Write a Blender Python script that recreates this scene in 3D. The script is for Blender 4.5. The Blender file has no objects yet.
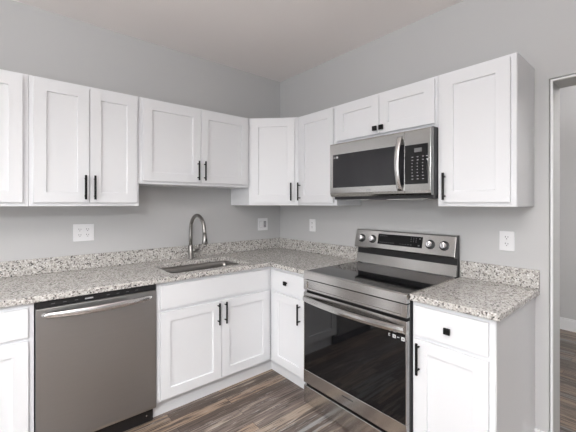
import bpy, bmesh, math
from mathutils import Vector, Matrix
PI = math.pi
S = bpy.context.scene
COL = S.collection

# ------------------------------------------------------------------ camera
cam_d = bpy.data.cameras.new('camera')
cam = bpy.data.objects.new('camera', cam_d); COL.objects.link(cam)
cam_d.sensor_width = 36; cam_d.lens = 36 * 327.16 / 576
cam_d.shift_x = (288 - 278.17) / 576; cam_d.shift_y = -(216 - 203.47) / 576
cam.location = (-2.2372, -2.6864, 1.3799)
cam.rotation_euler = (PI / 2, 0, math.radians(50.5565 - 90))
cam_d.clip_start = 0.02
S.camera = cam
# ------------------------------------------------------------------ light
S.view_settings.view_transform = 'Standard'; S.view_settings.look = 'None'
S.view_settings.gamma = 1; S.view_settings.use_curve_mapping = False
S.view_settings.exposure = 0.08
W = bpy.data.worlds.new('sky'); S.world = W; W.use_nodes = True
W.node_tree.nodes['Background'].inputs[0].default_value = (.80, .88, 1, 1)
W.node_tree.nodes['Background'].inputs[1].default_value = .25

def area(name, loc, rot, sx, sy, power, col=(1, 1, 1)):
    l = bpy.data.lights.new(name, 'AREA'); l.shape = 'RECTANGLE'; l.size = sx; l.size_y = sy
    l.energy = power; l.color = col
    o = bpy.data.objects.new(name, l); COL.objects.link(o); o.location = loc; o.rotation_euler = rot
    return o
HC = 2.675                                      # ceiling height
XL, YR = -4.9, -5.4                             # far walls behind the camera
# fill light set in two added, unseen windows behind the camera
area('fill_west', (XL + .02, -2.5, 1.45), (0, -PI / 2, 0), 1.5, 2.2, 47, (.95, .975, 1))
area('fill_south', (-2.6, YR + .02, 1.45), (PI / 2, 0, 0), 2.4, 1.5, 5, (.95, .975, 1))

# ------------------------------------------------------------------ materials
def newmat(name):
    m = bpy.data.materials.new(name); m.use_nodes = True
    nt = m.node_tree; return m, nt, nt.nodes['Principled BSDF']
def simple(name, col, rough=.5, metal=0, coat=0, bump=0, bscale=300, spec=None):
    m, nt, b = newmat(name)
    b.inputs['Base Color'].default_value = (*col, 1); b.inputs['Roughness'].default_value = rough
    b.inputs['Metallic'].default_value = metal; b.inputs['Coat Weight'].default_value = coat
    if spec is not None: b.inputs['Specular IOR Level'].default_value = spec
    geo = nt.nodes.new('ShaderNodeNewGeometry')
    n = nt.nodes.new('ShaderNodeTexNoise'); n.inputs['Scale'].default_value = bscale; n.inputs['Detail'].default_value = 2
    nt.links.new(geo.outputs['Position'], n.inputs['Vector'])
    mr = nt.nodes.new('ShaderNodeMapRange'); mr.inputs['To Min'].default_value = max(.02, rough - .03); mr.inputs['To Max'].default_value = rough + .03
    nt.links.new(n.outputs['Fac'], mr.inputs['Value']); nt.links.new(mr.outputs['Result'], b.inputs['Roughness'])
    if bump:
        bp = nt.nodes.new('ShaderNodeBump'); bp.inputs['Strength'].default_value = bump; bp.inputs['Distance'].default_value = .001
        nt.links.new(n.outputs['Fac'], bp.inputs['Height']); nt.links.new(bp.outputs['Normal'], b.inputs['Normal'])
    return m
def ramp(nt, stops, interp='LINEAR'):
    r = nt.nodes.new('ShaderNodeValToRGB'); r.color_ramp.interpolation = interp
    e = r.color_ramp.elements
    while len(e) > 1: e.remove(e[-1])
    e[0].position = stops[0][0]; e[0].color = (*stops[0][1], 1)
    for p, c in stops[1:]:
        k = e.new(p); k.color = (*c, 1)
    return r
def mapping(nt, scale, rot=(0, 0, 0)):
    g = nt.nodes.new('ShaderNodeNewGeometry'); mp = nt.nodes.new('ShaderNodeMapping')
    mp.inputs['Scale'].default_value = scale; mp.inputs['Rotation'].default_value = rot
    nt.links.new(g.outputs['Position'], mp.inputs['Vector']); return mp
def mix(nt, fac, a, b, mode='MIX'):
    n = nt.nodes.new('ShaderNodeMix'); n.data_type = 'RGBA'; n.blend_type = mode
    if isinstance(fac, float): n.inputs[0].default_value = fac
    else: nt.links.new(fac, n.inputs[0])
    for i, v in ((6, a), (7, b)):
        if isinstance(v, tuple): n.inputs[i].default_value = (*v, 1)
        else: nt.links.new(v, n.inputs[i])
    return n.outputs[2]

def granite():
    m, nt, b = newmat('speckled granite')
    def vor(scale, seed):
        mp = mapping(nt, (1, 1, 1)); mp.inputs['Location'].default_value = (seed, seed * .7, seed * 1.3)
        nz = nt.nodes.new('ShaderNodeTexNoise'); nz.inputs['Scale'].default_value = scale * .9; nz.inputs['Detail'].default_value = 1
        nt.links.new(mp.outputs[0], nz.inputs['Vector'])
        add = nt.nodes.new('ShaderNodeVectorMath'); add.operation = 'MULTIPLY_ADD'
        add.inputs[1].default_value = (.9 / scale,) * 3
        nt.links.new(nz.outputs['Color'], add.inputs[0]); nt.links.new(mp.outputs[0], add.inputs[2])
        v = nt.nodes.new('ShaderNodeTexVoronoi'); v.inputs['Scale'].default_value = scale
        nt.links.new(add.outputs[0], v.inputs['Vector'])
        sep = nt.nodes.new('ShaderNodeSeparateColor'); nt.links.new(v.outputs['Color'], sep.inputs[0]); return sep.outputs[0]
    r1 = ramp(nt, [(0, (.50, .485, .455)), (.24, (.66, .65, .62)), (.48, (.54, .515, .475)), (.65, (.31, .285, .265)), (.75, (.10, .085, .08)), (.81, (.012, .011, .012)), (.90, (.82, .81, .79))], 'CONSTANT')
    nt.links.new(vor(132, 0), r1.inputs[0])
    r2 = ramp(nt, [(0, (.72, .70, .67)), (.38, (.54, .51, .475)), (.60, (.38, .345, .315)), (.76, (.15, .13, .12)), (.85, (.025, .022, .022)), (.92, (.82, .81, .79))], 'CONSTANT')
    nt.links.new(vor(270, 5), r2.inputs[0])
    n = nt.nodes.new('ShaderNodeTexNoise'); n.inputs['Scale'].default_value = 22; n.inputs['Detail'].default_value = 3
    nt.links.new(mapping(nt, (1, 1, 1)).outputs[0], n.inputs['Vector'])
    mr = nt.nodes.new('ShaderNodeMapRange'); mr.inputs['From Min'].default_value = .4; mr.inputs['From Max'].default_value = .6
    mr.inputs['To Min'].default_value = .15; mr.inputs['To Max'].default_value = .5
    nt.links.new(n.outputs['Fac'], mr.inputs['Value'])
    c = mix(nt, mr.outputs['Result'], r1.outputs[0], r2.outputs[0])
    nt.links.new(c, b.inputs['Base Color']); b.inputs['Roughness'].default_value = .22
    return m

def wood(name, rotz, gain=1.0):
    m, nt, b = newmat(name)
    mp = mapping(nt, (1, 1, 1), (0, 0, rotz))
    br = nt.nodes.new('ShaderNodeTexBrick'); br.offset = .37; br.offset_frequency = 2; br.squash = 1
    br.inputs['Scale'].default_value = 1; br.inputs['Brick Width'].default_value = 1.05; br.inputs['Row Height'].default_value = .082
    br.inputs['Mortar Size'].default_value = .0012; br.inputs['Mortar Smooth'].default_value = .1
    br.inputs['Color1'].default_value = (0, 0, 0, 1); br.inputs['Color2'].default_value = (1, 1, 1, 1); br.inputs['Mortar'].default_value = (.5, .5, .5, 1)
    nt.links.new(mp.outputs[0], br.inputs['Vector'])
    tone = ramp(nt, [(0, (.13, .098, .08)), (.16, (.33, .25, .195)), (.3, (.17, .135, .115)), (.44, (.42, .31, .225)), (.56, (.22, .175, .15)), (.68, (.34, .34, .335)), (.8, (.18, .135, .11)), (.92, (.42, .335, .26))], 'CONSTANT')
    nt.links.new(br.outputs['Color'], tone.inputs[0])
    # per plank shift of the grain
    sep = nt.nodes.new('ShaderNodeVectorMath'); sep.operation = 'MULTIPLY_ADD'; sep.inputs[1].default_value = (7, 3, 0)
    nt.links.new(br.outputs['Color'], sep.inputs[0]); nt.links.new(mp.outputs[0], sep.inputs[2])
    def streak(sc, lo, hi, det=6, dist=0.):
        sm = nt.nodes.new('ShaderNodeMapping'); sm.inputs['Scale'].default_value = sc
        nt.links.new(sep.outputs[0], sm.inputs['Vector'])
        n = nt.nodes.new('ShaderNodeTexNoise'); n.inputs['Scale'].default_value = 1; n.inputs['Detail'].default_value = det; n.inputs['Roughness'].default_value = .65
        n.inputs['Distortion'].default_value = dist
        nt.links.new(sm.outputs[0], n.inputs['Vector'])
        r = nt.nodes.new('ShaderNodeMapRange'); r.inputs['From Min'].default_value = lo; r.inputs['From Max'].default_value = hi
        nt.links.new(n.outputs['Fac'], r.inputs['Value']); return r.outputs['Result']
    c = mix(nt, streak((1.3, 34, 1), .50, .56, 7, .7), tone.outputs[0], (.12, .09, .075))
    c = mix(nt, streak((1.5, 30, 1), .56, .62, 7, .6), c, (.44, .37, .30))
    c = mix(nt, streak((4, 80, 1), .60, .64, 9, 1.0), c, (.50, .49, .47))
    c = mix(nt, streak((4, 95, 1), .52, .62, 9, .6), c, (.05, .037, .031))
    mo = mix(nt, br.outputs['Fac'], c, (.03, .024, .02))
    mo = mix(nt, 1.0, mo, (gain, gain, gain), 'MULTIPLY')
    nt.links.new(mo, b.inputs['Base Color']); b.inputs['Roughness'].default_value = .38
    bp = nt.nodes.new('ShaderNodeBump'); bp.inputs['Strength'].default_value = .25; bp.inputs['Distance'].default_value = .001
    nt.links.new(streak((6, 90, 1), .3, .7, 6), bp.inputs['Height']); nt.links.new(bp.outputs['Normal'], b.inputs['Normal'])
    return m

def steel(name, col, rough, stretch, an=0.):
    """brushed stainless: noise stretched along the brushing, position based"""
    m, nt, b = newmat(name)
    b.inputs['Metallic'].default_value = 1
    n = nt.nodes.new('ShaderNodeTexNoise'); n.inputs['Scale'].default_value = 1; n.inputs['Detail'].default_value = 4
    nt.links.new(mapping(nt, stretch).outputs[0], n.inputs['Vector'])
    r = ramp(nt, [(.3, tuple(c * .97 for c in col)), (.7, tuple(min(1, c * 1.03) for c in col))])
    nt.links.new(n.outputs['Fac'], r.inputs[0]); nt.links.new(r.outputs[0], b.inputs['Base Color'])
    mr = nt.nodes.new('ShaderNodeMapRange'); mr.inputs['To Min'].default_value = rough * .9; mr.inputs['To Max'].default_value = rough * 1.12
    nt.links.new(n.outputs['Fac'], mr.inputs['Value']); nt.links.new(mr.outputs['Result'], b.inputs['Roughness'])
    bp = nt.nodes.new('ShaderNodeBump'); bp.inputs['Strength'].default_value = .02; bp.inputs['Distance'].default_value = .0004
    nt.links.new(n.outputs['Fac'], bp.inputs['Height']); nt.links.new(bp.outputs['Normal'], b.inputs['Normal'])
    return m

M = {}
M['wall'] = simple('grey wall paint', (.56, .561, .56), .6, bump=.15, bscale=500)
M['ceil'] = simple('ceiling paint', (.90, .858, .838), .8, bump=.1)
M['white'] = simple('white cabinet lacquer', (.84, .85, .868), .34, bump=.02)
M['side'] = simple('white side with painted shade', (.69, .695, .705), .30)  # greyer than the fronts: shade of grazing light put into the colour
M['trim'] = simple('white trim paint', (.82, .83, .84), .3)
M['jamb'] = simple('jamb paint', (.52, .53, .525), .5)
M['black'] = simple('matte black metal', (.005, .005, .005), .5, metal=0, spec=.25)
M['blackplastic'] = simple('black plastic', (.011, .011, .012), .35)
M['greycase'] = simple('dark grey case', (.030, .030, .033), .4)
M['gap'] = simple('dark recess', (.02, .02, .02), .8)
M['glass'] = simple('black oven glass', (.006, .006, .007), .04, coat=.15)
M['cooktop'] = simple('black ceramic glass', (.010, .010, .011), .04, coat=0)
M['mglass'] = simple('smoked glass', (.018, .018, .021), .09, coat=0)
M['steel_h'] = steel('brushed steel appliance', (.62, .61, .595), .19, (900, 9, 900))
M['steel_x'] = steel('brushed steel dishwasher', (.45, .45, .448), .34, (9, 900, 900))
M['steel_m'] = steel('brushed steel microwave', (.58, .575, .56), .19, (900, 9, 900))
M['polish'] = simple('satin steel', (.74, .73, .72), .26, metal=1)
M['chrome'] = simple('chrome', (.86, .86, .87), .08, metal=1)
M['nickel'] = steel('brushed nickel', (.33, .32, .305), .28, (200, 200, 20))
M['sink'] = steel('sink steel', (.34, .33, .315), .28, (8, 300, 300))
M['plate'] = simple('white plastic', (.86, .86, .87), .3)
M['grey'] = simple('light grey plastic', (.42, .42, .43), .4)
M['slot'] = simple('dark slot', (.05, .05, .05), .6)
M['mark'] = simple('white print', (.75, .75, .75), .5)
M['faint'] = simple('grey print', (.16, .16, .165), .5)
M['panel'] = simple('black control panel', (.008, .008, .009), .25, spec=.2)
M['granite'] = granite()
M['wood'] = wood('rustic plank floor', 0, .95)
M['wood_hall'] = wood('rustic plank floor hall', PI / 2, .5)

# ------------------------------------------------------------------ helpers
def tag(o, label=None, cat=None, group=None, kind=None):
    if label: o['label'] = label
    if cat: o['category'] = cat
    if group: o['group'] = group
    if kind: o['kind'] = kind
    return o
def thing(name, label, cat, loc, rz=0, group=None):
    o = bpy.data.objects.new(name, None); COL.objects.link(o); o.empty_display_size = .1
    o.location = loc; o.rotation_euler = (0, 0, rz); return tag(o, label, cat, group)
def obj(name, bm, m, parent=None, bevel=0, seg=2, smooth=False, loc=None, rz=0):
    me = bpy.data.meshes.new(name); bmesh.ops.recalc_face_normals(bm, faces=bm.faces[:]); bm.to_mesh(me); bm.free()
    for k in (m if isinstance(m, (list, tuple)) else [m]): me.materials.append(M[k])
    o = bpy.data.objects.new(name, me); COL.objects.link(o)
    if parent: o.parent = parent
    if loc: o.location = loc
    o.rotation_euler = (0, 0, rz)
    if smooth:
        for p in me.polygons: p.use_smooth = True
    if bevel:
        b = o.modifiers.new('bevel', 'BEVEL'); b.width = bevel; b.segments = seg; b.limit_method = 'ANGLE'; b.angle_limit = math.radians(40)
    return o
def box(bm, x0, x1, y0, y1, z0, z1, mi=0):
    r = bmesh.ops.create_cube(bm, size=1)
    c = ((x0 + x1) / 2, (y0 + y1) / 2, (z0 + z1) / 2); s = (abs(x1 - x0), abs(y1 - y0), abs(z1 - z0))
    for v in r['verts']: v.co = Vector((v.co.x * s[0] + c[0], v.co.y * s[1] + c[1], v.co.z * s[2] + c[2]))
    fs = {f for v in r['verts'] for f in v.link_faces}
    for f in fs: f.material_index = mi
    return bm
def B(*a):
    bm = bmesh.new()
    if not isinstance(a[0], (tuple, list)): a = [a]
    for q in a: box(bm, *q)
    return bm
def prism(bm, pts, axis, a0, a1, mi=0):
    """polygon in the plane normal to axis, extruded from a0 to a1"""
    def P(p, a): return {'x': (a, p[0], p[1]), 'y': (p[0], a, p[1]), 'z': (p[0], p[1], a)}[axis]
    v0 = [bm.verts.new(P(p, a0)) for p in pts]; v1 = [bm.verts.new(P(p, a1)) for p in pts]
    n = len(pts); fs = [bm.faces.new(v0), bm.faces.new(v1[::-1])]
    for i in range(n): fs.append(bm.faces.new((v0[i], v0[(i + 1) % n], v1[(i + 1) % n], v1[i])))
    for f in fs: f.material_index = mi
    return bm
def tube(bm, pts, rad, n=16, cap=True, sq=None):
    """tube through pts; rad a number or a list; sq=(w,h) scales the section"""
    pts = [Vector(p) for p in pts]; rings = []
    up = None
    for i, p in enumerate(pts):
        d = (pts[min(i + 1, len(pts) - 1)] - pts[max(i - 1, 0)]).normalized()
        if up is None:
            up = Vector((0, 0, 1)) if abs(d.z) < .9 else Vector((1, 0, 0))
        s = d.cross(up).normalized(); u = s.cross(d).normalized(); up = u
        r = rad[i] if isinstance(rad, (list, tuple)) else rad
        w, h = sq or (1, 1)
        rings.append([bm.verts.new(p + s * math.cos(2 * PI * k / n) * r * w + u * math.sin(2 * PI * k / n) * r * h) for k in range(n)])
    for a, b in zip(rings, rings[1:]):
        for k in range(n): bm.faces.new((a[k], a[(k + 1) % n], b[(k + 1) % n], b[k]))
    if cap: bm.faces.new(rings[0]); bm.faces.new(rings[-1][::-1])
    return bm
def lathe(bm, prof, n=32, M4=None):
    """prof: (r, z) pairs, around z"""
    rings = []
    for r, z in prof:
        rings.append([bm.verts.new((r * math.cos(2 * PI * k / n), r * math.sin(2 * PI * k / n), z)) for k in range(n)])
    for a, b in zip(rings, rings[1:]):
        for k in range(n): bm.faces.new((a[k], a[(k + 1) % n], b[(k + 1) % n], b[k]))
    bm.faces.new(rings[0][::-1]); bm.faces.new(rings[-1])
    if M4 is not None:
        for rg in rings:
            for v in rg: v.co = M4 @ v.co
    return bm
def poly_slab(outer, holes, z0, z1):
    bm = bmesh.new(); edges = []
    for loop in [outer] + holes:
        vs = [bm.verts.new((x, y, z0)) for x, y in loop]
        edges += [bm.edges.new((vs[i], vs[(i + 1) % len(vs)])) for i in range(len(vs))]
    r = bmesh.ops.triangle_fill(bm, edges=edges, use_beauty=True)
    fs = [g for g in r['geom'] if isinstance(g, bmesh.types.BMFace)]
    e = bmesh.ops.extrude_face_region(bm, geom=fs)
    for g in e['geom']:
        if isinstance(g, bmesh.types.BMVert): g.co.z = z1
    bmesh.ops.dissolve_limit(bm, angle_limit=.01, verts=bm.verts[:], edges=bm.edges[:])
    return bm
def rrect(x0, x1, y0, y1, r, n=6):
    out = []
    for cx, cy, a in ((x1 - r, y1 - r, 0), (x0 + r, y1 - r, 90), (x0 + r, y0 + r, 180), (x1 - r, y0 + r, 270)):
        for k in range(n + 1):
            t = math.radians(a + 90 * k / n); out.append((cx + r * math.cos(t), cy + r * math.sin(t)))
    return out

# every kitchen unit is built in its own frame: x along the wall (left to right), y = 0 on the wall, front towards -y
RW = -PI / 2                                           # right wall: local x runs towards world -y
def shaker(x0, x1, z0, z1, yb, t=.0205, rail=.063):
    bm = bmesh.new(); yf = yb - t
    box(bm, x0, x1, yf, yb, z0, z1)
    f = [f for f in bm.faces if f.calc_center_median().y < yf + 1e-5][0]
    for th, dp in ((rail, 0), (.0012, -.011)):
        bmesh.ops.inset_region(bm, faces=[f], thickness=th, depth=0, use_even_offset=True)
        for v in f.verts: v.co.y -= dp
    return bm
def slab_front(x0, x1, z0, z1, yb, t=.0205):
    return B(x0, x1, yb - t, yb, z0, z1)
def add_pull(parent, x, z0, z1, yf):
    bm = bmesh.new(); yo = yf - .030
    tube(bm, [(x, yo, z0), (x, yo, z1)], .0066, 12)
    for z in (z0 + .022, z1 - .022): tube(bm, [(x, yf, z), (x, yo, z)], .0045, 10)
    return tag(obj('handle', bm, 'black', parent, smooth=False, bevel=.0008), 'black bar pull')
def add_knob(parent, x, z, yf, s=.0155):
    bm = B(x - s, x + s, yf - .028, yf - .016, z - s, z + s); tube(bm, [(x, yf, z), (x, yf - .018, z)], .006, 12)
    return tag(obj('knob', bm, 'black', parent, bevel=.0015), 'square black knob')
def shell(bm, w, d, z0, z1, t=.016, top=False):
    """carcass of panels, with the face frame as one plate; open above where top is False"""
    box(bm, .0005, t, -d, -.002, z0, z1); box(bm, w - t, w - .0005, -d, -.002, z0, z1)
    box(bm, t, w - t, -d, -.002, z0, z0 + t); box(bm, t, w - t, -.014, -.002, z0 + t, z1)
    box(bm, t, w - t, -d, -d + .018, z0 + t, z1)
    if top: box(bm, t, w - t, -d + .018, -.014, z1 - t, z1)
    return bm
UT, UB = 2.1256, 1.3636                                # top and bottom of the wall cabinets
def wall_cabinet(label, loc, rz, w, zb, doors, group='white wall cabinets', end=False):
    """doors: (x0, x1, z0, z1, hardware)"""
    t = thing('wall_cabinet', label, 'cabinet', (loc[0], loc[1], zb), rz, group)
    obj('box', shell(bmesh.new(), w, .305, 0, UT - zb, top=True), 'white', t, bevel=.0005)
    if end: obj('shaded_side_panel', B(w, w + .003, -.303, -.002, .001, UT - zb - .001), 'side', t)
    for x0, x1, z0, z1, hw in doors:
        d = obj('door', shaker(x0, x1, z0 - zb, z1 - zb, -.305), 'white', t, bevel=.0015)
        if hw and hw[0] == 'pull': add_pull(d, hw[1], hw[2] - zb, hw[3] - zb, -.324)
        if hw and hw[0] == 'knob': add_knob(d, hw[1], hw[2] - zb, -.324)
    return t
def base_cabinet(label, loc, rz, w, drawers, doors, group='white base cabinets', toe=0, end=False):
    t = thing('base_cabinet', label, 'cabinet', (loc[0], loc[1], 0), rz, group)
    obj('box', shell(bmesh.new(), w, .61, .12, .8805), 'white', t, bevel=.0005)
    if toe is None: obj('plinth', B(.001, w - .001, -.52, -.03, 0, .12), 'white', t)
    else: obj('toe_kick', B(.001, w - .001, -.545, -.533, 0.0, .12), 'white', t)
    if end: obj('shaded_side_panel', B(w, w + .003, -.608, -.002, .0, .880), 'side', t)
    for x0, x1, z0, z1, k in drawers:
        d = obj('drawer' if k else 'false_front', slab_front(x0, x1, z0, z1, -.61), 'white', t, bevel=.003)
        if k: add_knob(d, k[0], k[1], -.629, .0145)
    for x0, x1, z0, z1, hw in doors:
        d = obj('door', shaker(x0, x1, z0, z1, -.61), 'white', t, bevel=.0015)
        if hw: add_pull(d, hw[1], hw[2], hw[3], -.629)
    return t

# ------------------------------------------------------------------ the room
def struct(name, bm, m, label=None, **k):
    o = obj(name, bm, m, **k); o['kind'] = 'structure'
    if label: o['label'] = label
    return o
HX = 2.46; WT = .19; DY = -2.254; DY2 = -3.12; DH = 2.048
struct('floor', B(XL - .12, 0, YR - .12, .12, -.05, 0), 'wood')
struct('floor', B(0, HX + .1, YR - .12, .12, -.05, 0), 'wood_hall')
struct('ceiling', B(XL - .12, HX + .1, YR - .12, .12, HC, HC + .08), 'ceil')
struct('wall_left', B(XL - .12, 0, 0, .12, 0, HC), 'wall')
struct('wall_right', B((0, WT, DY, .12, 0, HC), (0, WT, DY2, DY, DH, HC), (0, WT, YR - .12, DY2, 0, HC)), 'wall')
struct('wall_hall', B((HX, HX + .1, YR - .12, .12, 0, HC)), 'wall')
struct('wall_hall_end', B((WT, HX, .0, .12, 0, HC)), 'wall')
struct('wall_hall_rear', B((WT, HX, YR - .12, YR, 0, HC)), 'wall')
# walls behind the camera, with window openings added for the fill light
wy0, wy1, wz0, wz1 = -3.6, -1.4, .7, 2.2
struct('wall_west', B((XL - .12, XL, YR - .12, wy0, 0, HC), (XL - .12, XL, wy1, 0, 0, HC), (XL - .12, XL, wy0, wy1, 0, wz0), (XL - .12, XL, wy0, wy1, wz1, HC)), 'wall')
vx0, vx1 = -3.8, -1.4
struct('wall_south', B((XL, vx0, YR - .12, YR, 0, HC), (vx1, 0, YR - .12, YR, 0, HC), (vx0, vx1, YR - .12, YR, 0, wz0), (vx0, vx1, YR - .12, YR, wz1, HC)), 'wall')
def added_window(name, p0, p1, axis):
    bm = bmesh.new(); a0, a1 = p0, p1; f = .05
    def q(u0, u1, z0, z1):
        if axis == 'y': box(bm, XL - .08, XL - .03, u0, u1, z0, z1)
        else: box(bm, u0, u1, YR - .08, YR - .03, z0, z1)
    q(a0, a0 + f, wz0, wz1); q(a1 - f, a1, wz0, wz1); q(a0 + f, a1 - f, wz0, wz0 + f); q(a0 + f, a1 - f, wz1 - f, wz1)
    m = (a0 + a1) / 2; q(m - .02, m + .02, wz0 + f, wz1 - f)
    struct(name, bm, 'trim')
added_window('added_window_1', wy0, wy1, 'y'); added_window('added_window_2', vx0, vx1, 'x')

# doorway: thin white bead at the edge behind a narrow shadow gap, grey lining
g, e = .007, .009
struct('trim_1', B((-.003, .014, DY - g - e, DY - g, 0, DH - g), (-.003, .014, DY2 + g, DY2 + g + e, 0, DH - g), (-.003, .014, DY2 + g + e, DY - g - e, DH - g - e, DH - g)), 'trim')
struct('trim_2', B((.016, WT, DY - .012, DY, 0, DH - .012), (.016, WT, DY2, DY2 + .012, 0, DH - .012), (.016, WT, DY2, DY, DH - .012, DH)), 'jamb')
def baseboard(name, b0, b1, face):
    x0, x1, y0, y1 = b0, b1, face[0], face[1]
    struct(name, B((x0, x1, y0, y1, 0, .118)), 'trim', bevel=.004)
struct('baseboard_hall', B((HX - .014, HX, YR, -.001, 0, .11), (HX - .010, HX, YR, -.001, .11, .128)), 'trim')
struct('baseboard_right', B((-.014, -.0, -2.252, -2.192, 0, .125), (-.010, 0, -2.252, -2.192, .125, .145)), 'trim')

# ------------------------------------------------------------------ base cabinets and countertops
DZ0, DZ1 = .137, .688
base_cabinet('white base cabinet left of the dishwasher, cut by the left edge', (-2.600, 0), 0, .461, [(.025, .438, .708, .852, (.23, .78))],
             [(.025, .438, DZ0, DZ1, ('pull', .055, .51, .66))])
base_cabinet('wide white sink base cabinet with two doors under a blank front', (-1.5235, 0), 0, .9135, [(.024, .882, .708, .858, None)],
             [(.024, .4555, DZ0, DZ1, ('pull', .427, .528, .690 - .01)), (.4595, .890, DZ0, DZ1, ('pull', .483, .528, .680))], toe=None)
t = base_cabinet('narrow white base cabinet between the inner corner and the range', (0, -.6105), RW, .440, [(.052, .418, .708, .858, (.222, .782))],
             [(.052, .418, DZ0, DZ1, ('pull', .369, .515, .662))], toe=None)
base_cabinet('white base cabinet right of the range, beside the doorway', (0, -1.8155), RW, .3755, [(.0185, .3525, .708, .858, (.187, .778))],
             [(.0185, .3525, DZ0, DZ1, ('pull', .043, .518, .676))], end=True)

o = obj('toe_board', B(-1.5225, -.534, -.545, -.533, 0, .118), 'white'); tag(o, 'long white toe board along the floor under the sink cabinet', 'toe board', 'white toe boards')
o = obj('toe_board', B(-.545, -.533, -1.049, -.5455, 0, .118), 'white'); tag(o, 'short white toe board between the inner corner and the range', 'toe board', 'white toe boards')
CT0, CT1 = .8815, .914
SX0, SX1, SY0, SY1 = -1.40, -.775, -.56, -.18
o = obj('countertop', poly_slab([(-2.62, -.002), (-2.62, -.648), (-.648, -.648), (-.648, -1.0475), (-.002, -1.0475), (-.002, -.002)], [rrect(SX0, SX1, SY0, SY1, .028)], CT0, CT1), 'granite', bevel=.005)
tag(o, 'long L-shaped speckled granite countertop with the sink cut into it', 'countertop', 'granite countertops')
o = obj('countertop', poly_slab([(-.002, -1.8145), (-.648, -1.8145), (-.648, -2.216), (-.002, -2.216)], [], CT0, CT1), 'granite', bevel=.005)
tag(o, 'short speckled granite countertop right of the range', 'countertop', 'granite countertops')
for bx, lb in (((-2.62, -.0225, -.022, -.001), 'granite backsplash strip behind the sink along the left wall'),
               ((-.022, -.001, -1.0475, -.001), 'granite backsplash strip between the room corner and the range'),
               ((-.022, -.001, -2.216, -1.8145), 'short granite backsplash strip right of the range below the outlet')):
    o = obj('backsplash', B(*bx, CT1 + .0003, 1.016), 'granite', bevel=.0025); tag(o, lb, 'backsplash', 'granite backsplash strips')

# sink
t = thing('sink', 'undermount stainless steel sink sunk in the granite countertop', 'sink', (-1.06, -.37, CT0 - .2))
bm = bmesh.new(); prev = None
lv = [((.012, 0), .195), ((.012, 0), .20), ((0, .0), .1995), ((-.002, 0), .15), ((-.004, 0), .03), ((-.02, 0), .006), ((-.045, 0), .001)]
rings = []
for (o_, _), z in lv:
    rr = rrect(SX0 - o_ + 1.06, SX1 + o_ + 1.06, SY0 - o_ + .37, SY1 + o_ + .37, max(.02, .033 + o_))
    rings.append([bm.verts.new((x, y, z - .0006)) for x, y in rr])
for a, b in zip(rings, rings[1:]):
    for k in range(len(a)): bm.faces.new((a[k], a[(k + 1) % len(a)], b[(k + 1) % len(b)], b[k]))
bm.faces.new(rings[-1])
ba = obj('basin', bm, 'sink', t, smooth=True)
sm = ba.modifiers.new('thick', 'SOLIDIFY'); sm.thickness = .0015; sm.offset = -1
bm = bmesh.new(); lathe(bm, [(.045, 0), (.045, .003), (.036, .004), (.032, .001), (.010, .001), (.008, .006), (.001, .007)], 32)
obj('drain', bm, 'chrome', t, smooth=True)

# faucet: gooseneck with pull-down head, single lever on the right
t = thing('faucet', 'brushed nickel gooseneck pull-down faucet standing behind the sink', 'faucet', (-1.048, -.074, CT1))
bm = bmesh.new(); lathe(bm, [(.028, 0), (.028, .006), (.0225, .009), (.0215, .105), (.0195, .112), (.0155, .116)], 32)
obj('base', bm, 'nickel', t, smooth=True)
bm = bmesh.new(); R_ = .125; zc = .243
pts = [(0, 0, .10), (0, 0, .18), (0, 0, zc - .02)] + [(0, -R_ + R_ * math.cos(a), zc + R_ * math.sin(a)) for a in [math.radians(k) for k in range(0, 181, 10)]] + [(0, -2 * R_ - .004, zc - .02)]
tube(bm, pts, .0152, 20); obj('spout', bm, 'nickel', t, smooth=True)
bm = bmesh.new(); zz = zc - .02; y_ = -2 * R_ - .005
tube(bm, [(0, y_, zz + .004), (0, y_, zz - .012), (0, y_ - .002, zz - .016), (0, y_ - .003, zz - .045), (0, y_ - .004, zz - .070), (0, y_ - .004, zz - .078)], [.0165, .0165, .018, .0205, .0245, .021], 24)
h = obj('spray_head', bm, 'nickel', t, smooth=True)
obj('button', B(-.005, .005, y_ - .027, y_ - .018, zz - .056, zz - .032), 'blackplastic', h, bevel=.001)
bm = bmesh.new(); tube(bm, [(.015, 0, .066), (.060, 0, .066)], .0165, 20); tube(bm, [(.048, 0, .070), (.066, -.004, .086), (.082, -.006, .116)], [.009, .0075, .006], 12)
obj('handle', bm, 'nickel', t, smooth=True, bevel=0)

# ------------------------------------------------------------------ dishwasher
t = thing('dishwasher', 'stainless steel dishwasher with a curved bar handle under the counter', 'dishwasher', (-2.1375, 0, 0))
w = .6125
obj('tub', B(.006, w - .006, -.585, -.03, .10, .872), 'greycase', t)
bm = bmesh.new()
prism(bm, [(-.586, .108), (-.628, .108), (-.634, .125), (-.636, .50), (-.634, .838), (-.630, .842), (-.586, .842)], 'x', .004, w - .004)
obj('door', bm, 'steel_x', t, bevel=.002)
cp = obj('control_panel', B(.004, w - .004, -.628, -.586, .843, .8775), 'blackplastic', t, bevel=.002)
bm = bmesh.new()
for k in range(9):
    if k != 4: box(bm, .07 + k * .052, .085 + k * .052, -.6292, -.6275, .858, .861)
obj('markings', bm, 'faint', cp)
obj('badge', B(.222, .262, -.6296, -.6275, .855, .862), 'grey', cp)
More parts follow.
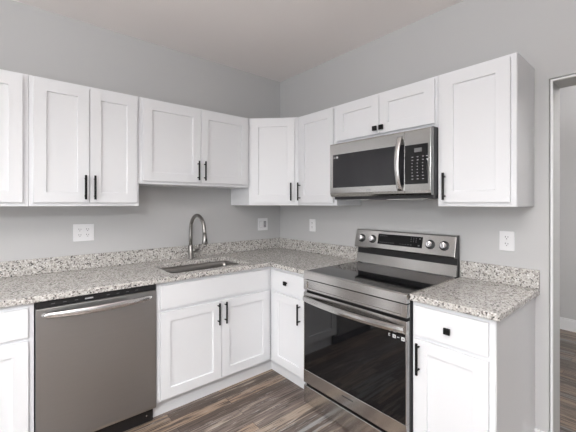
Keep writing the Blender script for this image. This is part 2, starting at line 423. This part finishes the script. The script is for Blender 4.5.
# curved handle: flat bow, tapering to both ends
bm = bmesh.new(); N = 24; rings = []
for k in range(N + 1):
    s = k / N; x = .028 + s * (w - .058); bow = math.sin(PI * s); yc = -.636 - .003 - .045 * bow ** .8; z = .806
    hh = .013 + .006 * bow ** .6; tt = .007 + .002 * bow
    if k in (0, N): hh *= .5
    rings.append([bm.verts.new((x, yc + tt * math.cos(a) , z + hh * math.sin(a))) for a in [2 * PI * j / 14 for j in range(14)]])
for a, b in zip(rings, rings[1:]):
    for j in range(14): bm.faces.new((a[j], a[(j + 1) % 14], b[(j + 1) % 14], b[j]))
bm.faces.new(rings[0]); bm.faces.new(rings[-1][::-1])
for x in (.055, w - .055): tube(bm, [(x, -.63, .806), (x, -.652, .806)], .007, 10)
obj('handle', bm, 'polish', t, smooth=True)
tp = obj('toe_panel', B((.004, w - .004, -.572, -.555, 0.004, .106)), 'blackplastic', t, bevel=.002)
for x in (.03, w - .045):
    bm = bmesh.new(); lathe(bm, [(.005, 0), (.005, .002), (.002, .003)], 12, Matrix.Translation((x, -.572, .045)) @ Matrix.Rotation(PI / 2, 4, 'X')); obj('screw', bm, 'polish', tp)

# ------------------------------------------------------------------ range
t = thing('range', 'freestanding stainless steel electric range with black glass top', 'stove', (0, -1.0495, 0), RW)
w = .762; F = -.66
obj('body', B((.001, w - .001, -.632, -.03, .03, .886), (.001, .02, -.05, -.022, .886, 1.0), (w - .02, w - .001, -.05, -.022, .886, 1.0)), 'blackplastic', t)
for x in (.03, w - .05):
    for y in (-.60, -.08):
        bm = bmesh.new(); lathe(bm, [(.02, 0), (.02, .008), (.012, .012), (.012, .031)], 16, Matrix.Translation((x + .01, y, 0))); obj('foot', bm, 'blackplastic', t)
ct = obj('cooktop', B(.004, w - .004, -.640, -.088, .9025, .9145), 'cooktop', t, bevel=.002)
obj('cooktop_trim', B((.0, .0038, -.642, -.088, .889, .915), (w - .0038, w, -.642, -.088, .889, .915), (.0038, w - .0038, -.642, -.088, .887, .902)), 'steel_h', t, bevel=.001)
# front lip under the cooktop edge and the panel with a long recessed rectangle
bm = bmesh.new()
prism(bm, [(-.634, .915), (-.655, .915), (-.664, .908), (-.666, .864), (-.634, .864)], 'x', 0, w)
obj('front_lip', bm, 'steel_h', t, bevel=.0015)
bm = B(0, w, -.663, -.634, .790, .8585)
f = [f for f in bm.faces if f.calc_center_median().y < -.6625][0]
bmesh.ops.inset_region(bm, faces=[f], thickness=.016, depth=0)
for v in f.verts: v.co.x += (.02 if v.co.x < w / 2 else -.02)
bmesh.ops.inset_region(bm, faces=[f], thickness=.002, depth=0)
for v in f.verts: v.co.y += .008
obj('front_panel', bm, 'steel_h', t, bevel=.0012)
# oven door
d = obj('oven_door', B((.002, w - .002, -.664, -.634, .150, .238), (.002, w - .002, -.664, -.634, .704, .772), (.002, .0085, -.664, -.634, .238, .704), (w - .0085, w - .002, -.664, -.634, .238, .704)), 'steel_h', t, bevel=.002)
gl = obj('glass', B(.0087, w - .0087, -.661, -.634, .238, .704), 'glass', d)
bm = bmesh.new()
# four small printed marks at the glass corner
x0 = w - .118; z0 = .686
def sq(x, z, s): 
    q = s * .3
    box(bm, x, x + s, -.6625, -.6608, z - s, z - s + q); box(bm, x, x + s, -.6625, -.6608, z - q, z); box(bm, x, x + q, -.6625, -.6608, z - s + q, z - q); box(bm, x + s - q, x + s, -.6625, -.6608, z - s + q, z - q)
box(bm, x0 + .012, x0 + .021, -.6625, -.6608, z0 - .004, z0 - .001); box(bm, x0 + .012, x0 + .015, -.6625, -.6608, z0 - .012, z0 - .004); box(bm, x0 + .012, x0 + .021, -.6625, -.6608, z0 - .015, z0 - .012)
sq(x0 + .036, z0, .0175); box(bm, x0 + .062, x0 + .074, -.6625, -.6608, z0 - .010, z0 - .006); sq(x0 + .086, z0, .0185)
obj('markings', bm, 'mark', gl)
# wide bow handle across the whole door
bm = bmesh.new(); N = 28; rings = []
for k in range(N + 1):
    s = k / N; x = .012 + s * (w - .024); bow = math.sin(PI * s) ** .75
    yc = -.672 - .040 * bow; z = .728
    hh = .0205; tt = .010
    sec = [(tt, -hh * .8), (tt * .2, -hh), (-tt * .8, -hh * .7), (-tt, 0), (-tt * .8, hh * .7), (tt * .2, hh), (tt, hh * .8)]
    rings.append([bm.verts.new((x, yc + a, z + b)) for a, b in sec])
n = len(sec)
for a, b in zip(rings, rings[1:]):
    for j in range(n): bm.faces.new((a[j], a[(j + 1) % n], b[(j + 1) % n], b[j]))
bm.faces.new(rings[0]); bm.faces.new(rings[-1][::-1])
obj('handle', bm, 'steel_h', d, smooth=False)
bm = bmesh.new()
for k in range(9): box(bm, .338 + k * .0095, .344 + k * .0095, -.6652, -.6638, .2025, .2085)
obj('badge', bm, 'slot', d)
dr = obj('drawer', B((.002, w - .002, -.662, -.634, .012, .131)), 'steel_h', t, bevel=.003)
# backguard
prof = [(-.022, .916), (-.076, .916), (-.062, .988), (-.054, .990), (-.050, 1.03), (-.094, 1.036), (-.097, 1.046), (-.067, 1.170), (-.058, 1.176), (-.022, 1.176)]
bm = bmesh.new(); prism(bm, prof, 'x', 0, w)
for f in bm.faces:
    c = f.calc_center_median(); 
    if abs(f.normal.x) > .9 or abs(c.x) < 1e-4 or abs(c.x - w) < 1e-4: f.material_index = 1
    if .987 < c.z < 1.037: f.material_index = 1
obj('backguard', bm, ['steel_h', 'blackplastic'], t, bevel=.001)
def cpanel(z):  # y on the sloping control face
    return -.097 + (z - 1.046) / .124 * .030
tilt = math.atan2(.030, .124)
for k, x in enumerate((.060, .158, .603, .694)):
    kz = 1.108
    Mx = Matrix.Translation((x, cpanel(kz), kz)) @ Matrix.Rotation(PI / 2 + -tilt, 4, 'X')
    bm = bmesh.new(); lathe(bm, [(.031, -.001), (.031, .004), (.0295, .005)], 32, Mx)
    kb = obj('knob', bm, 'blackplastic', t, smooth=False); kb['label'] = 'round chrome control knob'
    bm = bmesh.new(); lathe(bm, [(.0215, .004), (.0205, .022), (.0185, .026), (.002, .027)], 32, Mx)
    r = bmesh.ops.create_cube(bm, size=1)
    for v in r['verts']: v.co = Mx @ Vector((v.co.x * .009, v.co.y * .040, .025 + v.co.z * .016))
    obj('cap', bm, 'chrome', kb)
bm = bmesh.new(); za, zb_ = 1.078, 1.152
prism(bm, [(cpanel(za) - .0025, za), (cpanel(za) + .004, za), (cpanel(zb_) + .004, zb_), (cpanel(zb_) - .0025, zb_)], 'x', .206, .549)
dp = obj('display', bm, 'panel', t)
bm = bmesh.new()
def dash(x, z, l, h=.003):
    box(bm, x, x + l, cpanel(z) - .0035, cpanel(z) - .002, z - h / 2, z + h / 2)
for k in range(4): dash(.011 + .212 + k * .017, 1.138, .008); 
for k in range(7): dash(.011 + .212 + k * .018, 1.092, .010)
for k in range(5): dash(.011 + .375 + k * .02, 1.092, .009)
for j in range(3):
    for k in range(3): dash(.011 + .455 + k * .018, 1.140 - j * .012, .006)
dash(.011 + .515, 1.138, .010, .006); dash(.011 + .51, 1.092, .012, .006)
obj('markings', bm, 'faint', dp)

# ------------------------------------------------------------------ wall cabinets
DT = 2.108
PZ0, PZ1 = 1.405, 1.557
wall_cabinet('white single-door wall cabinet at the far left edge', (-2.6045, 0), 0, .4542, UB, [(.022, .4275, 1.386, DT, ('pull', .052, PZ0, PZ1))])
wall_cabinet('tall white double-door wall cabinet above the dishwasher', (-2.150, 0), 0, .6125, UB,
             [(.021, .3065, 1.386, DT, ('pull', .283, PZ0, PZ1)), (.3105, .5955, 1.386, DT, ('pull', .335, PZ0, PZ1))])
wall_cabinet('short white double-door wall cabinet above the sink and faucet', (-1.5365, 0), 0, .926, 1.519,
             [(.022, .459, 1.541, DT, ('pull', .433, 1.559, 1.709)), (.463, .902, 1.541, DT, ('pull', .488, 1.559, 1.709))])
# diagonal corner cabinet
t = thing('wall_cabinet', 'white diagonal corner wall cabinet with a single door', 'cabinet', (-.6095, -.305, UB), -PI / 4, 'white wall cabinets')
dw = .305 * math.sqrt(2)
def loc_(x, y):  # world to the diagonal cabinet's own frame
    v = Matrix.Rotation(PI / 4, 3, 'Z') @ Vector((x + .6095, y + .305, 0)); return (v.x, v.y)
bm = bmesh.new(); prism(bm, [loc_(*p) for p in [(-.6095, -.305), (-.305, -.6095), (-.002, -.6095), (-.002, -.002), (-.6095, -.002)]], 'z', 0, UT - UB)
obj('box', bm, 'white', t, bevel=.0005)
d = obj('door', shaker(.022, dw - .032, 1.386 - UB, DT - UB, 0), 'white', t, bevel=.0015)
add_pull(d, dw - .062, PZ0 - UB, PZ1 - UB, -.019)
wall_cabinet('narrow white wall cabinet between corner cabinet and microwave', (0, -.611), RW, .4335, UB, [(.031, .410, 1.386, DT, ('pull', .046, PZ0, PZ1))])
wall_cabinet('short white double-door wall cabinet on top of the microwave', (0, -1.0455), RW, .7605, 1.828,
             [(.010, .3765, 1.848, DT, ('knob', .356, 1.884)), (.3805, .7455, 1.848, DT, ('knob', .405, 1.884))])
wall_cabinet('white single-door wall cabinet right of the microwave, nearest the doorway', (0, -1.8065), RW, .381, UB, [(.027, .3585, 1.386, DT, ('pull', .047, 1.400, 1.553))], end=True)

# ------------------------------------------------------------------ microwave
t = thing('microwave', 'stainless steel over-the-range microwave hung under the short cabinet', 'microwave', (0, -1.050, 1.405), RW)
w = .753; Z = 1.405
bm = B((.002, w, -.352, -.004, .024, .420)); box(bm, .006, w - .004, -.345, -.02, 0.004, .0238)
obj('case', bm, 'greycase', t, bevel=.002)
def mprof(z): return -.392
sx = .5965                                     # seam between door and control side
def mw_front(x0, x1):
    bm = bmesh.new()
    prism(bm, [(-.354, .022), (-.378, .024), (-.388, .036), (-.392, .052), (-.392, .402), (-.389, .410), (-.384, .412), (-.354, .412)], 'x', x0, x1)
    return bm
d = obj('door', mw_front(.001, sx - .0015), 'steel_m', t, bevel=.001)
gl = obj('glass', B(.030, sx - .003, -.3945, -.3915, .0895, .330), 'mglass', d, bevel=.0012)
bm = bmesh.new(); box(bm, .040, .058, -.3960, -.3944, .306, .3095)
lathe(bm, [(.0085, 0), (.0085, .0015)], 16, Matrix.Translation((.072, -.3944, .3085)) @ Matrix.Rotation(PI / 2, 4, 'X'))
obj('sticker', bm, 'mark', gl)
obj('badge', B(.318, .362, -.3936, -.3918, .056, .068), 'grey', d)
bm = bmesh.new(); N = 20; rings = []
for k in range(N + 1):
    s = k / N; z = .052 + s * .330; bow = math.sin(PI * s) ** .7; yc = -.396 - .038 * bow
    x = sx - .030
    rings.append([bm.verts.new((x + .0155 * math.cos(a), yc + .007 * math.sin(a), z)) for a in [2 * PI * j / 14 for j in range(14)]])
for a, b in zip(rings, rings[1:]):
    for j in range(14): bm.faces.new((a[j], a[(j + 1) % 14], b[(j + 1) % 14], b[j]))
bm.faces.new(rings[0]); bm.faces.new(rings[-1][::-1])
obj('handle', bm, 'polish', d, smooth=True)
cs = obj('control_side', mw_front(sx, w), 'steel_m', t, bevel=.001)
kp = obj('control_panel', B(sx + .003, w - .014, -.3945, -.3915, .0895, .322), 'glass', t, bevel=.001)
obj('display', B(sx + .062, sx + .108, -.3955, -.3942, .276, .300), 'faint', kp)
bm = bmesh.new()
import random
for j in range(8):
    for i in range(3):
        x = sx + .045 + i * .032; z = .248 - j * .0185
        l = .010 if j in (0, 1, 6, 7) else .006
        box(bm, x, x + l, -.3955, -.3942, z - .002, z + .002)
    if j < 2: box(bm, sx + .045 + 2.9 * .03, sx + .055 + 2.9 * .03, -.3955, -.3942, .248 - j * .0185 - .002, .248 - j * .0185 + .002)
obj('key_markings', bm, 'grey', kp)
obj('vent_grille', B(.05, .30, -.33, -.12, 0.0, .004), 'steel_m', t); obj('vent_grille', B(.44, .70, -.33, -.12, 0, .004), 'steel_m', t)

# ------------------------------------------------------------------ outlets and switch
def duplex(bm_s, cx, cz, y):
    for dz in (.0195, -.0195):
        for dx, h in ((-.0065, .0085), (.0065, .007)):
            box(bm_s, cx + dx - .0013, cx + dx + .0013, y - .0006, y + .0004, cz + dz + .001, cz + dz + .001 + h)
        lathe(bm_s, [(.0026, 0), (.0026, .001)], 10, Matrix.Translation((cx, y + .0004, cz + dz - .0065)) @ Matrix.Rotation(PI / 2, 4, 'X'))
def face(bm, cx, cz, y):
    for dz in (.0195, -.0195):
        n = 24; R = .0172
        pts = [(cx + R * math.cos(2 * PI * k / n), cz + dz + max(-.0135, min(.0135, R * math.sin(2 * PI * k / n)))) for k in range(n)]
        prism(bm, pts, 'y', y - .0022, y + .0005)
def wall_plate(name, label, cat, loc, rz, w, h, gangs, group):
    t = thing(name, label, cat, loc, rz, group)
    bm = B(-w / 2, w / 2, -.0065, -.0005, -h / 2, h / 2); obj('plate', bm, 'plate', t, bevel=.003)
    for cx, kind in gangs:
        if kind == 'duplex':
            bm = bmesh.new(); face(bm, cx, 0, -.0065); r = obj('receptacle', bm, 'plate', t)
            bm = bmesh.new(); duplex(bm, cx, 0, -.0088); obj('slots', bm, 'slot', r)
        elif kind == 'gfci':
            r = obj('receptacle', B(cx - .0165, cx + .0165, -.0085, -.006, -.033, .033), 'grey', t, bevel=.001)
            bm = bmesh.new(); duplex(bm, cx, 0, -.0088); obj('slots', bm, 'slot', r)
        else:
            obj('switch_frame', B(cx - .0175, cx + .0175, -.0072, -.006, -.034, .034), 'grey', t)
            bm = bmesh.new(); prism(bm, [(-.0065, -.032), (-.0085, -.032), (-.0115, .032), (-.0065, .032)], 'x', cx - .0155, cx + .0155); obj('rocker', bm, 'plate', t, bevel=.001)
wall_plate('wall_outlet', 'white double outlet plate with four sockets on the left wall', 'outlet', (-1.826, 0, 1.173), 0, .130, .122, [(-.024, 'duplex'), (.024, 'duplex')], 'white wall plates')
wall_plate('wall_switch', 'white two-gang switch and socket plate just left of the room corner', 'light switch', (-.234, 0, 1.168), 0, .124, .124, [(-.025, 'rocker'), (.025, 'gfci')], 'white wall plates')
wall_plate('wall_outlet', 'small white outlet plate just right of the room corner', 'outlet', (0, -.486, 1.172), RW, .078, .118, [(0, 'duplex')], 'white wall plates')
wall_plate('wall_outlet', 'white single outlet plate right of the range, near the doorway', 'outlet', (0, -2.063, 1.162), RW, .076, .115, [(0, 'duplex')], 'white wall plates')

# ------------------------------------------------------------------ bowl lamps added as fill behind the camera and in the hall
def added_lamp(label, x, y, up, down, col=(.99, .99, 1)):
    """added fill lamp, a bowl on a stem: most of the light goes up to the ceiling, some comes down"""
    t = thing('added_lamp', label, 'lamp', (x, y, HC), 0)
    bm = bmesh.new(); lathe(bm, [(.07, -.001), (.07, -.018), (.055, -.024), (.010, -.026), (.010, -.67)], 32); obj('stem', bm, 'nickel', t)
    bm = bmesh.new(); lathe(bm, [(.001, -.70), (.10, -.685), (.17, -.645), (.20, -.60), (.19, -.60), (.16, -.64), (.10, -.672), (.001, -.68)], 40); obj('bowl', bm, 'plate', t, smooth=True)
    for nm, z, rx, e in (('fill_light', -.59, PI, up), ('fill_light', -.71, 0, down)):
        l = bpy.data.lights.new(nm, 'AREA'); l.shape = 'DISK'; l.size = .30; l.energy = e; l.color = col
        o = bpy.data.objects.new(nm, l); COL.objects.link(o); o.parent = t; o.location = (0, 0, z); o.rotation_euler = (rx, 0, 0)
    return t
added_lamp('added bowl lamp standing in for bounced flash, above and behind the camera', -2.9, -2.8, 95, 58)
added_lamp('added bowl lamp to brighten the hall beyond the doorway', 1.3, -3.2, 60, 12)
